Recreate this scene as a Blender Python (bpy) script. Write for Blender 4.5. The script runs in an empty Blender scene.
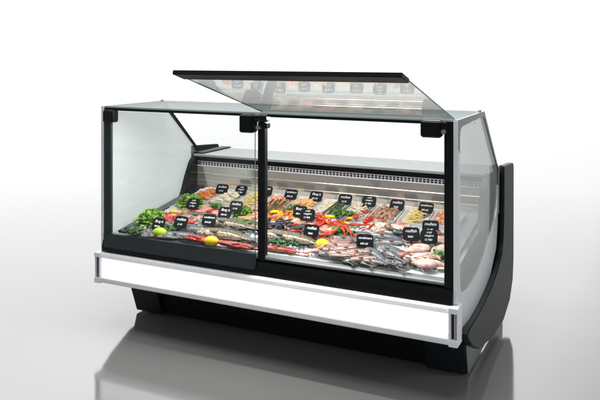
import bpy, bmesh, math, random
from mathutils import Vector, Matrix, Euler, noise
R = math.radians
random.seed(7)
sc = bpy.context.scene
col = sc.collection

# ------------------------------------------------------------------ materials
def nt(name):
    m = bpy.data.materials.new(name); m.use_nodes = True
    t = m.node_tree; b = t.nodes['Principled BSDF']
    return m, t, b

def mix_rgb(t, fac, a, b, kind='MIX'):
    n = t.nodes.new('ShaderNodeMix'); n.data_type = 'RGBA'; n.blend_type = kind
    for sock, v in ((n.inputs[0], fac), (n.inputs[6], a), (n.inputs[7], b)):
        if hasattr(v, 'is_linked') or hasattr(v, 'links'): t.links.new(v, sock)
        elif isinstance(v, (int, float)): sock.default_value = v
        else: sock.default_value = (*v, 1)
    return n.outputs[2]

def tex(t, scale, detail=3, rough=.6, kind='noise', stretch=(1,1,1), dist=0):
    tc = t.nodes.new('ShaderNodeTexCoord'); mp = t.nodes.new('ShaderNodeMapping')
    oi = t.nodes.new('ShaderNodeObjectInfo'); ad = t.nodes.new('ShaderNodeVectorMath'); ad.operation = 'ADD'
    ml = t.nodes.new('ShaderNodeMath'); ml.operation = 'MULTIPLY'; ml.inputs[1].default_value = 7.3
    t.links.new(oi.outputs['Random'], ml.inputs[0])
    t.links.new(tc.outputs['Object'], ad.inputs[0]); t.links.new(ml.outputs[0], ad.inputs[1])
    mp.inputs['Scale'].default_value = stretch
    t.links.new(ad.outputs[0], mp.inputs[0])
    if kind == 'noise':
        n = t.nodes.new('ShaderNodeTexNoise'); n.inputs['Scale'].default_value = scale
        n.inputs['Detail'].default_value = detail; n.inputs['Roughness'].default_value = rough
        n.inputs['Distortion'].default_value = dist
        t.links.new(mp.outputs[0], n.inputs['Vector']); return n.outputs[0]
    if kind == 'wave':
        n = t.nodes.new('ShaderNodeTexWave'); n.inputs['Scale'].default_value = scale
        n.inputs['Distortion'].default_value = dist; n.inputs['Detail'].default_value = 2
        t.links.new(mp.outputs[0], n.inputs['Vector']); return n.outputs[1]
    n = t.nodes.new('ShaderNodeTexVoronoi'); n.inputs['Scale'].default_value = scale
    t.links.new(mp.outputs[0], n.inputs['Vector']); return n.outputs[0]

def ramp(t, src, stops):
    r = t.nodes.new('ShaderNodeValToRGB'); e = r.color_ramp.elements
    while len(e) < len(stops): e.new(.5)
    for el, (p, c) in zip(e, stops): el.position = p; el.color = (*c, 1)
    t.links.new(src, r.inputs[0]); return r.outputs[0]

def bump(t, b, src, strength, dist=.002):
    n = t.nodes.new('ShaderNodeBump'); n.inputs['Strength'].default_value = strength
    n.inputs['Distance'].default_value = dist
    t.links.new(src, n.inputs['Height']); t.links.new(n.outputs[0], b.inputs['Normal'])

def plain(name, c, rough=.5, metal=0, var=.12, scale=14, bmp=0, spec=.5, coat=0):
    m, t, b = nt(name)
    s = tex(t, scale)
    lo = tuple(max(0, x*(1-var)) for x in c); hi = tuple(min(1, x*(1+var)) for x in c)
    t.links.new(ramp(t, s, [(.3, lo), (.7, hi)]), b.inputs['Base Color'])
    b.inputs['Roughness'].default_value = rough; b.inputs['Metallic'].default_value = metal
    b.inputs['Specular IOR Level'].default_value = spec
    b.inputs['Coat Weight'].default_value = coat
    if bmp: bump(t, b, tex(t, scale*30), bmp, .0005)
    return m

def mottled(name, stops, scale=60, rough=.3, stretch=(1,1,1), kind='noise', dist=0, bmp=.25, sss=0, detail=4):
    m, t, b = nt(name)
    s = tex(t, scale, detail, .65, kind, stretch, dist)
    t.links.new(ramp(t, s, stops), b.inputs['Base Color'])
    b.inputs['Roughness'].default_value = rough
    if sss:
        b.inputs['Subsurface Weight'].default_value = sss
        b.inputs['Subsurface Radius'].default_value = (.008, .004, .003)
    bump(t, b, s, bmp, .002)
    return m

def fishmat(name, back, flank, belly, spot, rough=.22, spots=.55, scale=150):
    """back / flank / belly colours over the body height (local Y) plus spots"""
    m, t, b = nt(name)
    tc = t.nodes.new('ShaderNodeTexCoord'); sp = t.nodes.new('ShaderNodeSeparateXYZ')
    t.links.new(tc.outputs['Object'], sp.inputs[0])
    mr = t.nodes.new('ShaderNodeMapRange'); mr.inputs[1].default_value = -.020; mr.inputs[2].default_value = .056
    ns = tex(t, 30, 3); ad = t.nodes.new('ShaderNodeMath'); ad.operation = 'MULTIPLY_ADD'
    ad.inputs[1].default_value = .035; t.links.new(ns, ad.inputs[0]); t.links.new(sp.outputs[1], ad.inputs[2])
    t.links.new(ad.outputs[0], mr.inputs[0])
    c = ramp(t, mr.outputs[0], [(.15, belly), (.45, flank), (.75, tuple((f+g)/2 for f, g in zip(flank, back))), (.95, back)])
    s = tex(t, scale, 2, .5)
    f = ramp(t, s, [(spots, (0,0,0)), (spots+.06, (1,1,1))])
    o = mix_rgb(t, f, c, spot)
    t.links.new(o, b.inputs['Base Color'])
    b.inputs['Roughness'].default_value = rough
    b.inputs['Metallic'].default_value = .15
    v = tex(t, 420, kind='voronoi'); bump(t, b, v, .3, .001)
    return m

def glass(name, tint, ior=1.5, haze=0.0, hazecol=(.7,.75,.75), coat=1.0):
    m = bpy.data.materials.new(name); m.use_nodes = True; t = m.node_tree; t.nodes.clear()
    out = t.nodes.new('ShaderNodeOutputMaterial'); tr = t.nodes.new('ShaderNodeBsdfTransparent')
    tr.inputs[0].default_value = (*tint, 1)
    gl = t.nodes.new('ShaderNodeBsdfGlossy'); gl.inputs['Roughness'].default_value = .0
    f0 = ((ior-1)/(ior+1))**2                     # Schlick on both faces of the pane alike
    lw = t.nodes.new('ShaderNodeLayerWeight'); lw.inputs[0].default_value = .5
    pw = t.nodes.new('ShaderNodeMath'); pw.operation = 'POWER'; pw.inputs[1].default_value = 5; t.links.new(lw.outputs['Facing'], pw.inputs[0])
    fr = t.nodes.new('ShaderNodeMath'); fr.operation = 'MULTIPLY_ADD'; fr.inputs[1].default_value = (1-f0)*coat; fr.inputs[2].default_value = f0; t.links.new(pw.outputs[0], fr.inputs[0])
    mx = t.nodes.new('ShaderNodeMixShader')
    base = tr.outputs[0]
    if haze:
        df = t.nodes.new('ShaderNodeBsdfDiffuse'); df.inputs[0].default_value = (*hazecol, 1)
        m2 = t.nodes.new('ShaderNodeMixShader'); m2.inputs[0].default_value = haze
        t.links.new(tr.outputs[0], m2.inputs[1]); t.links.new(df.outputs[0], m2.inputs[2]); base = m2.outputs[0]
    t.links.new(fr.outputs[0], mx.inputs[0]); t.links.new(base, mx.inputs[1]); t.links.new(gl.outputs[0], mx.inputs[2])
    t.links.new(mx.outputs[0], out.inputs[0])
    return m

def emit(name, c, s):
    m, t, b = nt(name)
    b.inputs['Base Color'].default_value = (.3,.3,.3,1); b.inputs['Emission Color'].default_value = (*c, 1)
    # the opal diffuser is very slightly uneven
    n = tex(t, 3, 1); r = t.nodes.new('ShaderNodeMapRange'); r.inputs[3].default_value = s*.96; r.inputs[4].default_value = s*1.04
    t.links.new(n, r.inputs[0]); t.links.new(r.outputs[0], b.inputs['Emission Strength'])
    b.inputs['Roughness'].default_value = .35
    return m

M = dict(
 black = plain('black powder coat', (.006,.008,.010), .45, bmp=.15, spec=.2),
 blackgloss = plain('black gloss', (.004,.005,.006), .22, spec=.4),
 rail = plain('anthracite rail', (.022,.034,.040), .42, bmp=.1, spec=.5),
 bracket = plain('anthracite plastic', (.008,.013,.016), .42, bmp=.25, spec=.35),
 alu = plain('anodised aluminium', (.62,.64,.67), .32, .85, .04),
 whitetrim = plain('white trim', (.86,.88,.92), .35, 0, .03),
 sidegrey = plain('printed border with reflection tone', (.10,.125,.13), .25, .2, .06, coat=.3),
 sidewhite = plain('light side sheet', (.76,.79,.81), .3, .15, .04),
 steel = plain('brushed steel', (.92,.86,.80), .12, .80, .06, 5),
 steelbase = plain('zinc steel', (.22,.24,.25), .35, .8, .08),
 worktop = plain('worktop steel', (.40,.43,.44), .45, .15, .05, spec=.3),
 decktrim = plain('deck front trim', (.26,.28,.28), .35, .4, .05),
 recess = plain('dark slot', (.01,.012,.02), .4),
 chrome = plain('chrome', (.85,.85,.87), .12, 1, .03),
 lightbox = emit('lit opal panel', (.95,.965,1.0), .93),
 glass = glass('clear front glass', (.985,.995,.99), 1.42),
 sideglass = glass('tinted side glass', (.91,.94,.935), 1.45, .24, (.80,.86,.85)),
 liftglass = glass('lifted glass', (.965,.985,.975), 2.1, .04, (.45,.47,.45)),
 roofglass = glass('roof glass', (.52,.58,.58), 1.4, .55, (.42,.47,.47), .12),
 glassedge = plain('green glass edge', (.05,.16,.14), .15),
 tag = plain('slate price tag', (.004,.007,.009), .42, spec=.2),
 chalk = plain('white lettering', (.85,.87,.87), .6, 0, .04),
 tray = plain('white melamine', (.82,.82,.80), .25, 0, .02),
 ice = mottled('crushed ice', [(.3,(.62,.68,.70)), (.6,(.70,.73,.75)), (.8,(.84,.87,.88))], 90, .2, bmp=.6),
 trout = fishmat('trout skin', (.045,.045,.030), (.24,.20,.13), (.60,.50,.40), (.022,.02,.014), spots=.54),
 silver = fishmat('silver skin', (.03,.04,.055), (.16,.185,.205), (.68,.52,.46), (.05,.05,.052), .16, .57),
 pinkfish = fishmat('pink skin', (.10,.08,.085), (.40,.22,.19), (.58,.40,.34), (.07,.055,.055), .2, .56),
 redfish = fishmat('red skin', (.20,.012,.010), (.42,.028,.02), (.62,.30,.22), (.09,.008,.008), .2, .62),
 eel = fishmat('dark skin', (.02,.025,.03), (.07,.085,.09), (.30,.30,.27), (.015,.02,.02), .15, .6),
 fin = mottled('fin', [(.3,(.03,.03,.03)), (.7,(.15,.14,.12))], 40, .3, (1,6,1)),
 redfin = mottled('red fin', [(.3,(.30,.02,.015)), (.7,(.6,.12,.05))], 40, .3, (1,6,1)),
 eye = plain('fish eye', (.01,.01,.01), .05), eyering = plain('eye ring', (.7,.62,.35), .2),
 prawn = mottled('prawn shell', [(.3,(.62,.10,.02)), (.55,(.85,.28,.06)), (.8,(.95,.55,.3))], 70, .22, (3,1,1)),
 prawnraw = mottled('raw prawn shell', [(.3,(.30,.22,.19)), (.55,(.62,.42,.34)), (.8,(.80,.62,.52))], 70, .2, (3,1,1)),
 redcrab = mottled('crab shell', [(.3,(.30,.012,.008)), (.55,(.58,.05,.02)), (.75,(.80,.34,.18))], 60, .2),
 salmon = mottled('salmon flesh', [(.35,(.82,.16,.05)), (.55,(.88,.25,.09)), (.62,(.95,.62,.45))], 18, .25, (1,1,1), 'wave', 2.5, .15, .1),
 tuna = mottled('tuna flesh', [(.3,(.26,.012,.014)), (.6,(.50,.05,.045)), (.8,(.72,.28,.24))], 30, .22, (1,3,1), dist=.6, sss=.05),
 pinkmeat = mottled('pink flesh', [(.3,(.50,.14,.11)), (.55,(.72,.34,.28)), (.75,(.85,.62,.55))], 34, .25, dist=.6, sss=.05),
 whitefish = mottled('white flesh', [(.3,(.62,.44,.36)), (.5,(.80,.70,.60)), (.75,(.88,.84,.78))], 26, .25, (1,3,1), dist=.5, sss=.1),
 squid = mottled('squid skin', [(.3,(.46,.22,.18)), (.5,(.70,.52,.45)), (.72,(.82,.74,.67))], 38, .15, sss=.1),
 octo = mottled('octopus skin', [(.3,(.20,.05,.05)), (.55,(.42,.16,.13)), (.8,(.70,.42,.36))], 60, .2),
 mussel = mottled('mussel shell', [(.3,(.006,.007,.012)), (.6,(.03,.03,.04)), (.8,(.14,.12,.11))], 26, .12, (1,4,1)),
 musselmeat = mottled('mussel meat', [(.3,(.75,.33,.08)), (.7,(.88,.60,.30))], 60, .2),
 redstrip = mottled('dark red skin', [(.3,(.12,.008,.008)), (.55,(.36,.03,.02)), (.72,(.62,.36,.28))], 45, .18, (1,5,1), dist=.8),
 clam = mottled('shell', [(.3,(.42,.32,.24)), (.5,(.70,.60,.48)), (.7,(.82,.78,.70))], 30, .3, (1,5,1), 'wave', 1),
 lemon = plain('lemon rind', (.86,.62,.015), .32, 0, .08, 30, bmp=.5),
 lime = plain('lime rind', (.38,.62,.02), .32, 0, .12, 30, bmp=.5),
 tomato = plain('tomato skin', (.66,.03,.012), .12, 0, .1),
 lettuce = mottled('lettuce leaf', [(.25,(.08,.22,.02)), (.5,(.25,.45,.06)), (.75,(.62,.74,.28))], 22, .4, (1,1,1), dist=.8, bmp=.5),
 herb = mottled('herb leaf', [(.3,(.03,.13,.015)), (.55,(.08,.27,.04)), (.8,(.24,.44,.12))], 40, .4),
 darkherb = mottled('dark herb leaf', [(.3,(.012,.05,.010)), (.7,(.05,.15,.04))], 40, .4),
 asparagus = mottled('asparagus', [(.3,(.03,.05,.02)), (.6,(.10,.14,.05)), (.8,(.22,.16,.14))], 40, .35, (6,1,1)),
 noodle = mottled('yellow flesh', [(.3,(.72,.48,.12)), (.7,(.90,.74,.34))], 50, .25),
 cream = mottled('cream flesh', [(.3,(.72,.58,.38)), (.7,(.88,.82,.66))], 50, .25),
 brownmeat = mottled('brown meat', [(.3,(.22,.09,.05)), (.55,(.52,.30,.19)), (.8,(.78,.60,.46))], 70, .25),
 pepper = plain('yellow pepper', (.90,.66,.01), .15, 0, .1),
)

# ------------------------------------------------------------------ object helpers
def tag(o, label=None, cat=None, group=None, kind=None):
    if label: o['label'] = label
    if cat: o['category'] = cat
    if group: o['group'] = group
    if kind: o['kind'] = kind
    return o
def empty(name, loc=(0,0,0)):
    o = bpy.data.objects.new(name, None); o.empty_display_size = .05; col.objects.link(o); o.location = loc
    return o

class MB:
    def __init__(s): s.v, s.f, s.m = [], [], []; s.smooth = False
    def add(s, v, f, mi=0):
        b = len(s.v); s.v += [tuple(p) for p in v]; s.f += [tuple(i+b for i in q) for q in f]; s.m += [mi]*len(f); return s
    def box(s, x0, x1, y0, y1, z0, z1, mi=0):
        v = [(x,y,z) for x in (x0,x1) for y in (y0,y1) for z in (z0,z1)]
        return s.add(v, [(0,1,3,2),(4,6,7,5),(0,4,5,1),(2,3,7,6),(0,2,6,4),(1,5,7,3)], mi)
    def prism(s, poly, x0, x1, mi=0):
        """polygon of (y, z) extruded along X"""
        n = len(poly); v = [(x0,y,z) for y, z in poly]+[(x1,y,z) for y, z in poly]
        f = [tuple(range(n)), tuple(range(2*n-1, n-1, -1))]+[(i, i+n, (i+1)%n+n, (i+1)%n) for i in range(n)]
        return s.add(v, f, mi)
    def loft(s, rings, cap=True, mi=0):
        n = len(rings[0]); v = [p for r in rings for p in r]; f = []
        for k in range(len(rings)-1):
            for i in range(n): f.append((k*n+i, k*n+(i+1)%n, (k+1)*n+(i+1)%n, (k+1)*n+i))
        if cap: f += [tuple(range(n-1,-1,-1)), tuple((len(rings)-1)*n+i for i in range(n))]
        return s.add(v, f, mi)
    def tube(s, path, rad, n=8, mi=0, flat=1):
        path = [Vector(p) for p in path]; rings = []
        for i, p in enumerate(path):
            d = (path[min(i+1,len(path)-1)]-path[max(i-1,0)]).normalized()
            a = d.cross(Vector((0,0,1)));  a = a.normalized() if a.length > 1e-4 else Vector((1,0,0))
            b = a.cross(d); r = rad[i] if isinstance(rad, (list,tuple)) else rad
            rings.append([p+a*math.cos(t)*r+b*math.sin(t)*r*flat for t in [2*math.pi*k/n for k in range(n)]])
        return s.loft(rings, True, mi)
    def ball(s, c, r, n=12, m=8, mi=0, fn=None):
        c = Vector(c); r = Vector(r) if not isinstance(r, (int,float)) else Vector((r,r,r)); rings = []
        for k in range(1, m):
            ph = math.pi*k/m; ring = []
            for i in range(n):
                th = 2*math.pi*i/n; p = Vector((math.cos(ph), math.sin(ph)*math.cos(th), math.sin(ph)*math.sin(th)))
                q = fn(p) if fn else 1
                ring.append(c+Vector((p.x*r.x*q, p.y*r.y*q, p.z*r.z*q)))
            rings.append(ring)
        return s.loft(rings, True, mi)
    def build(s, name, mats, parent=None, bevel=0, smooth=False, seg=2):
        me = bpy.data.meshes.new(name); me.from_pydata(s.v, [], s.f)
        if not isinstance(mats, (list,tuple)): mats = [mats]
        for m in mats: me.materials.append(m)
        for p, i in zip(me.polygons, s.m): p.material_index = i
        bm = bmesh.new(); bm.from_mesh(me)
        bmesh.ops.recalc_face_normals(bm, faces=bm.faces)
        if bevel:
            ed = [e for e in bm.edges if len(e.link_faces) == 2 and e.calc_face_angle(0) > .5]
            bmesh.ops.bevel(bm, geom=ed, offset=bevel, segments=seg, affect='EDGES', clamp_overlap=True)
        bm.to_mesh(me); bm.free()
        if smooth or bevel:
            for p in me.polygons: p.use_smooth = True
        if bevel and not smooth:
            try: me.set_sharp_from_angle(angle=R(35))
            except Exception: pass
        o = bpy.data.objects.new(name, me); col.objects.link(o); o.parent = parent
        return o

def copy_tree(o, parent=None):
    c = o.copy(); col.objects.link(c); c.parent = parent
    for k in ('label','category','group'):
        if k in c and parent is None: del c[k]
    for ch in list(o.children):
        if not ch.name.startswith('lettering'): copy_tree(ch, c)
    return c

def rounded(poly, r, n=6):
    """round the corners of a closed polygon; r may be a list"""
    out = []; N = len(poly)
    for i in range(N):
        p = Vector(poly[i]); a = (Vector(poly[i-1])-p); b = (Vector(poly[(i+1)%N])-p)
        rr = r[i] if isinstance(r, (list,tuple)) else r
        if rr <= 0: out.append(tuple(p)); continue
        rr = min(rr, a.length*.45, b.length*.45); p0 = p+a.normalized()*rr; p1 = p+b.normalized()*rr
        for k in range(n+1):
            t = k/n; out.append(tuple(p0*(1-t)**2+p*2*t*(1-t)+p1*t*t))
    return out

def ring_prism(outer, inner_pts, x0, x1):
    """a sheet with a window: outer and inner loops have the same count of points"""
    mb = MB(); n = len(outer)
    v = [(x,y,z) for x in (x0,x1) for y, z in outer]+[(x,y,z) for x in (x0,x1) for y, z in inner_pts]
    f = []
    for i in range(n):
        j = (i+1)%n
        f += [(i,j,2*n+j,2*n+i), (n+i,3*n+i,3*n+j,n+j), (i,n+i,n+j,j), (2*n+i,2*n+j,3*n+j,3*n+i)]
    return mb.add(v, f)

# ------------------------------------------------------------------ dimensions of the case
XL, XR = -2.02, 0.0
ZT = 1.235
TILT = math.atan(.16)
def deck_z(y): return .515+.16*(y-.05)
# view data (the lens is shifted, the camera itself is level)
CAM = Vector((.7402, -3.0975, 1.5161)); YAW = R(26.0419); F = 707.74; YH = 56.13
FW = Vector((-math.sin(YAW), math.cos(YAW), 0)); RT = Vector((math.cos(YAW), math.sin(YAW), 0))
def at(u, v, h=0.0):
    """point of the sloping display deck (raised by h) that the photo shows at u, v"""
    r = FW+RT*((u-300)/F)+Vector((0,0,-(v-YH)/F)); n = Vector((0,-.16,1)); d0 = .515-.16*.05+h
    return CAM+r*((d0-n.dot(CAM))/n.dot(r))

# ------------------------------------------------------------------ the display case
case = empty('display_case', (-1.01, .6, 0))
tag(case, 'long glass fronted refrigerated fish counter with black ends and a glowing white front panel', 'display case')
OFF = Vector((-1.01, .6, 0))
_pend = []
def P(mb, name, mat, parent=case, bevel=0, **k):
    o = mb.build(name, mat, parent, bevel, **k)
    _pend.append(o); return o
# plinth
P(MB().prism([(.27,.02),(.20,.30),(1.10,.30),(1.10,.02)], XL+.2, XR-.2), 'plinth', M['black'], bevel=.003)
for a, b in ((XL+.045, XL+.235), (XR-.215, XR-.02)):
    ft = P(MB().prism([(.25,.012),(.155,.27),(.40,.27),(.42,.012)], a, b), 'foot', M['bracket'], bevel=.003)
    for xx in (a+.07, b-.06):
        mb = MB(); mb.tube([(xx,.30,.0),(xx,.30,.014)], .018, 12)
        P(mb, 'levelling_foot', M['chrome'], ft)
# steel side of the base
for a, b in ((XL+.045, XL+.05), (XR-.019, XR-.014)):
    P(MB().prism([(.26,.012),(.19,.24),(1.15,.24),(1.15,.012)], a, b), 'base_side', M['steelbase'], bevel=.001)
# lower body behind the light box and up to the deck
P(MB().prism([(.0,.24),(.0,.50),(.04,.505),(.95,.60),(1.15,.60),(1.15,.24)], XL+.03, XR-.03), 'body_tub', M['black'])
P(MB().prism([(-.022,.415),(-.022,.452),(-.012,.486),(-.0005,.486),(-.0005,.415)], XL+.02, XR-.02), 'front_panel', M['blackgloss'], bevel=.002)
# glowing bumper
bp = P(MB().box(XL+.04, XR-.042, -.042, -.001, .285, .398), 'light_panel', M['lightbox'], bevel=.003)
P(MB().prism([(-.052,.397),(-.046,.416),(-.030,.421),(-.002,.421),(-.002,.399)], XL+.022, XR-.03), 'top_trim', M['whitetrim'], bp, .002)
P(MB().prism([(-.052,.284),(-.052,.262),(-.044,.256),(-.002,.256),(-.002,.284)], XL+.022, XR-.03), 'bottom_trim', M['whitetrim'], bp, .002)
for a, s in ((XL-.004, 1), (XR+.010, -1)):
    mb = MB(); x0, x1 = sorted((a, a+s*.040))
    mb.box(x0, x1, -.056, .03, .398, .422); mb.box(x0, x1, -.056, .03, .254, .283)
    xa, xb = sorted((a+s*.030, a+s*.040)); mb.box(xa, xb, -.053, .03, .2835, .3975)
    xa, xb = sorted((a, a+s*.006)); mb.box(xa, xb, -.050, .03, .2835, .3975)
    P(mb, 'end_cap', M['whitetrim'], bp, .0015)
    xa, xb = sorted((a+s*.0065, a+s*.0295))
    P(MB().box(xa, xb, -.036, .03, .2838, .3972), 'end_slot', M['recess'], bp)
    xa, xb = sorted((a+s*.009, a+s*.016))
    P(MB().box(xa, xb, -.049, -.037, .2838, .3972), 'slot_bar', M['alu'], bp)
# front lip of the deck
P(MB().prism([(.000,.488),(.000,.512),(.012,.519),(.050,.519),(.050,.490)], XL+.035, XR-.035), 'deck_trim', M['decktrim'], bevel=.002)
P(MB().prism([(.051,.50),(.051,.508),(.838,.632),(.838,.616)], XL+.045, XR-.045), 'display_deck', M['steel'])

# rear duct wall with its louvre, ribs and worktop
wall = MB().prism([(.842,.612),(.848,.785),(.875,.785),(.870,.60)], XL+.07, XR-.07)
for z in (.690, .738):
    wall.prism([(.846,z-.003),(.8425,z),(.8425,z+.002),(.847,z+.004)], XL+.07, XR-.07)
w = P(wall, 'rear_wall', M['steel'])
P(MB().box(XL+.07, XR-.07, .862, .88, .786, .832), 'vent_back', M['recess'], w)
mb = MB(); mb.box(XL+.07, XR-.07, .848, .8615, .786, .792); mb.box(XL+.07, XR-.07, .848, .8615, .815, .820)
x = XL+.10
while x < XR-.08:
    mb.box(x, x+.005, .852, .8612, .7922, .8148); x += .0225
mb.box(XL+.07, XR-.07, .853, .8605, .8025, .8045)
P(mb, 'vent_grille', M['whitetrim'], w)
P(MB().box(XL+.06, XR-.06, .842, .862, .8205, .848), 'shelf_edge', M['blackgloss'], bevel=.002)
P(MB().box(XL+.045, XR-.045, .835, 1.20, .849, .864), 'rear_shelf', M['worktop'], bevel=.003)
P(MB().box(XL+.045, XR-.045, .88, 1.18, .60, .848), 'rear_body', M['black'])
# black cheeks inside each end
cheek = [(.0,.30),(.0,.49),(.08,.508),(.35,.53),(.60,.556),(.67,.575),(.71,.64),(.75,.73),(.80,.82),(.86,.868),(1.22,.868),(1.22,.30)]
for a, b in ((XL+.030, XL+.068), (XR-.068, XR-.030)):
    P(MB().prism(cheek, a, b), 'end_cheek', M['blackgloss'], bevel=.004)
P(MB().box(XL+.03, XL+.105, .86, 1.22, .8645, .872), 'shelf_cap', M['black'], bevel=.002)

P(MB().prism([(.055,.50),(.055,.530),(.62,.618),(.838,.66),(.838,.50)], XL+.071, XL+.135), 'end_ledge', M['blackgloss'], bevel=.003)
# uprights
def post(x0, x1, z0, z1, mat='black', y0=-.004, y1=.030):
    return P(MB().box(x0, x1, y0, y1, z0, z1), 'upright', M[mat], bevel=.003)
post(XL+.021, XL+.043, .487, 1.222); post(-1.008, -.968, .487, 1.222); post(XR-.062, XR-.021, .487, 1.222)
# front glass, closed on the left
fg = P(MB().box(XL+.060, -1.0125, -.026, -.020, .53, 1.205), 'front_glass', [M['glass']])
P(MB().box(XL+.044, -1.012, -.036, -.010, .452, .530), 'bottom_rail', M['rail'], fg, .003)
P(MB().box(XL+.046, XL+.088, -.026, -.006, .531, 1.215), 'glass_stile', M['rail'], fg, .002)
P(MB().box(-1.012, -1.0100, -.026, -.020, .531, 1.205), 'glass_edge', M['glassedge'], fg)
# lifted glass on the right, hinged along the top
A = Vector((0, -.012, 1.236)); B = Vector((0, -.759, 1.449)); d = (B-A).normalized(); n = d.cross(Vector((1,0,0))).normalized()
if n.z < 0: n = -n
def slab(x0, x1, t0, t1, h0, h1, tp0=0, tp1=0):
    mb = MB(); v = []
    for x, in_ in ((x0,tp0),(x1,tp1)):
        for t in (t0,t1):
            for h in (h0,h1): v.append(Vector((x,0,0))+A+d*t+n*h)
    return mb.add(v, [(0,1,3,2),(4,6,7,5),(0,4,5,1),(2,3,7,6),(0,2,6,4),(1,5,7,3)])
Lg = (B-A).length
lg = P(slab(-.974, -.014, .0, Lg-.0855, 0, .006), 'lifted_glass', M['liftglass'])
P(slab(-.976, -.012, Lg-.085, Lg, -.006, .012), 'edge_strip', M['black'], lg, .002)
P(slab(-.9755, -.9745, .0, Lg-.086, .0, .006), 'glass_edge', M['glassedge'], lg)
P(slab(-.0135, -.0125, .0, Lg-.086, .0, .006), 'glass_edge', M['glassedge'], lg)
# hinges
def hinge(x0, x1, z0, z1, pin):
    mb = MB(); mb.box(x0, x1, -.058, .0, z0, z1)
    h = P(mb, 'hinge', M['blackgloss'], bevel=.006, seg=3)
    if pin is not None:
        mb = MB(); mb.box(x1+.0005, x1+.022, -.05, .012, z1-.040, z1-.006)
        P(mb, 'hinge_arm', M['black'], h, .003)
        mb = MB(); mb.tube([(pin, -.052, z0+.028),(pin, -.030, z0+.028)], .011, 12); P(mb, 'hinge_pin', M['chrome'], h, smooth=False)
    return h
hinge(XL+.056, XL+.124, 1.150, 1.218, None)
hinge(-1.085, -1.008, 1.135, 1.226, -.982)
h = hinge(XR-.155, XR-.066, 1.158, 1.232, XR-.052)
mb = MB(); mb.tube([(-1.0,-.044,1.212),(-.925,-.044,1.212)], .020, 14); P(mb, 'hinge_barrel', M['blackgloss'], case, .002)
mb = MB(); mb.box(-.965, -.93, -.055, -.01, 1.16, 1.190); P(mb, 'hinge_catch', M['blackgloss'], case, .004)

# roof pane
rp = P(MB().box(XL+.004, XR-.004, .0, .565, 1.2265, 1.2345), 'roof_glass', M['roofglass'])
P(MB().box(XL+.020, XR-.022, .0, .014, 1.2125, 1.226), 'roof_rail', M['black'], rp, .002)
P(MB().box(XL+.020, XR-.022, .552, .566, 1.2185, 1.226), 'rear_rail', M['alu'], rp, .002)
for xx in (XL+.012, XR-.02):
    mb = MB(); mb.tube([(xx,.54,1.235),(xx,.54,1.242)], .009, 12); P(mb, 'roof_screw', M['chrome'], rp)

# side panels: printed border, dark reflection in its colour, big window, glass, trims, seal
outer = [(.002,.256),(.002,1.235),(.565,1.235),(.948,.888),(.93,.60),(.88,.46),(.70,.345),(.42,.285),(.20,.262)]
def dense(poly, n):
    pts = [Vector(p) for p in poly]; L = [0]
    for i in range(len(pts)): L.append(L[-1]+(pts[(i+1)%len(pts)]-pts[i]).length)
    out = []
    for k in range(n):
        s = L[-1]*k/n; i = max(j for j in range(len(pts)) if L[j] <= s+1e-9)
        a, b = pts[i], pts[(i+1)%len(pts)]; t = (s-L[i])/max(1e-9, L[i+1]-L[i]); out.append(tuple(a*(1-t)+b*t))
    return out
def window_side(sx, x_out):
    xi = x_out-sx*.012
    low = [(.002,.256),(.002,.50),(.93,.50),(.90,.47),(.70,.345),(.42,.285),(.20,.262)]
    # glass sheet
    win = rounded([(.034,.455),(.034,1.200),(.555,1.212),(.938,.880),(.915,.66),(.70,.55),(.46,.462),(.22,.43)], [.07,.05,.03,.02,.1,.1,.1,.08], 5)
    cen = Vector((.42,.80)); N = 120
    def hit(poly, a):
        dd = Vector((math.cos(a), math.sin(a))); best = 0
        for i in range(len(poly)):
            p, q = Vector(poly[i]), Vector(poly[(i+1)%len(poly)]); e = q-p; den = dd.x*e.y-dd.y*e.x
            if abs(den) < 1e-9: continue
            w = p-cen; t = (w.x*e.y-w.y*e.x)/den; u = (w.x*dd.y-w.y*dd.x)/den
            if t > 0 and -1e-6 <= u <= 1+1e-6: best = max(best, t)
        return tuple(cen+dd*best)
    angs = sorted(set([2*math.pi*k/N for k in range(N)]+[math.atan2(p[1]-cen.y, p[0]-cen.x) % (2*math.pi) for p in outer]))
    o_, i_ = [hit(outer, a) for a in angs], [hit(win, a) for a in angs]
    sp = ring_prism(o_, i_, min(xi, x_out), max(xi, x_out)).build('side_panel', [M['sidewhite'], M['sidegrey']], case); _pend.append(sp)
    for p in sp.data.polygons:
        c = p.center
        if c.z > 1.10 or (c.y > .60 and c.z > .80): p.material_index = 1  # dark upper border: reflected surroundings put into the printed grey
    xm = x_out-sx*.006
    P(MB().prism(win, xm-.002, xm+.002), 'side_glass', M['sideglass'], sp)
    a, b = sorted((x_out-sx*.0005, x_out-sx*.020))
    P(MB().box(a, b, -.006, .0015, .424, 1.236), 'corner_trim', M['whitetrim'], sp, .0015)
    # black seal down the slanting rear edge
    mb = MB(); a, b = sorted((xi, xi-sx*.012))
    mb.prism([(.545,1.225),(.562,1.225),(.945,.878),(.925,.872)], a, b)
    P(mb, 'slant_seal', M['black'], sp, .002)
    mb = MB(); mb.prism([(.016,1.225),(.016,1.208),(.55,1.208),(.55,1.225)], a, b); P(mb, 'top_seal', M['black'], sp)
    if sx > 0:
        mb = MB(); mb.tube([(x_out,.33,1.20),(x_out+.003,.33,1.20)], .008, 14); P(mb, 'cover_screw', M['chrome'], sp)
    return sp
window_side(1, XR); window_side(-1, XL)
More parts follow.
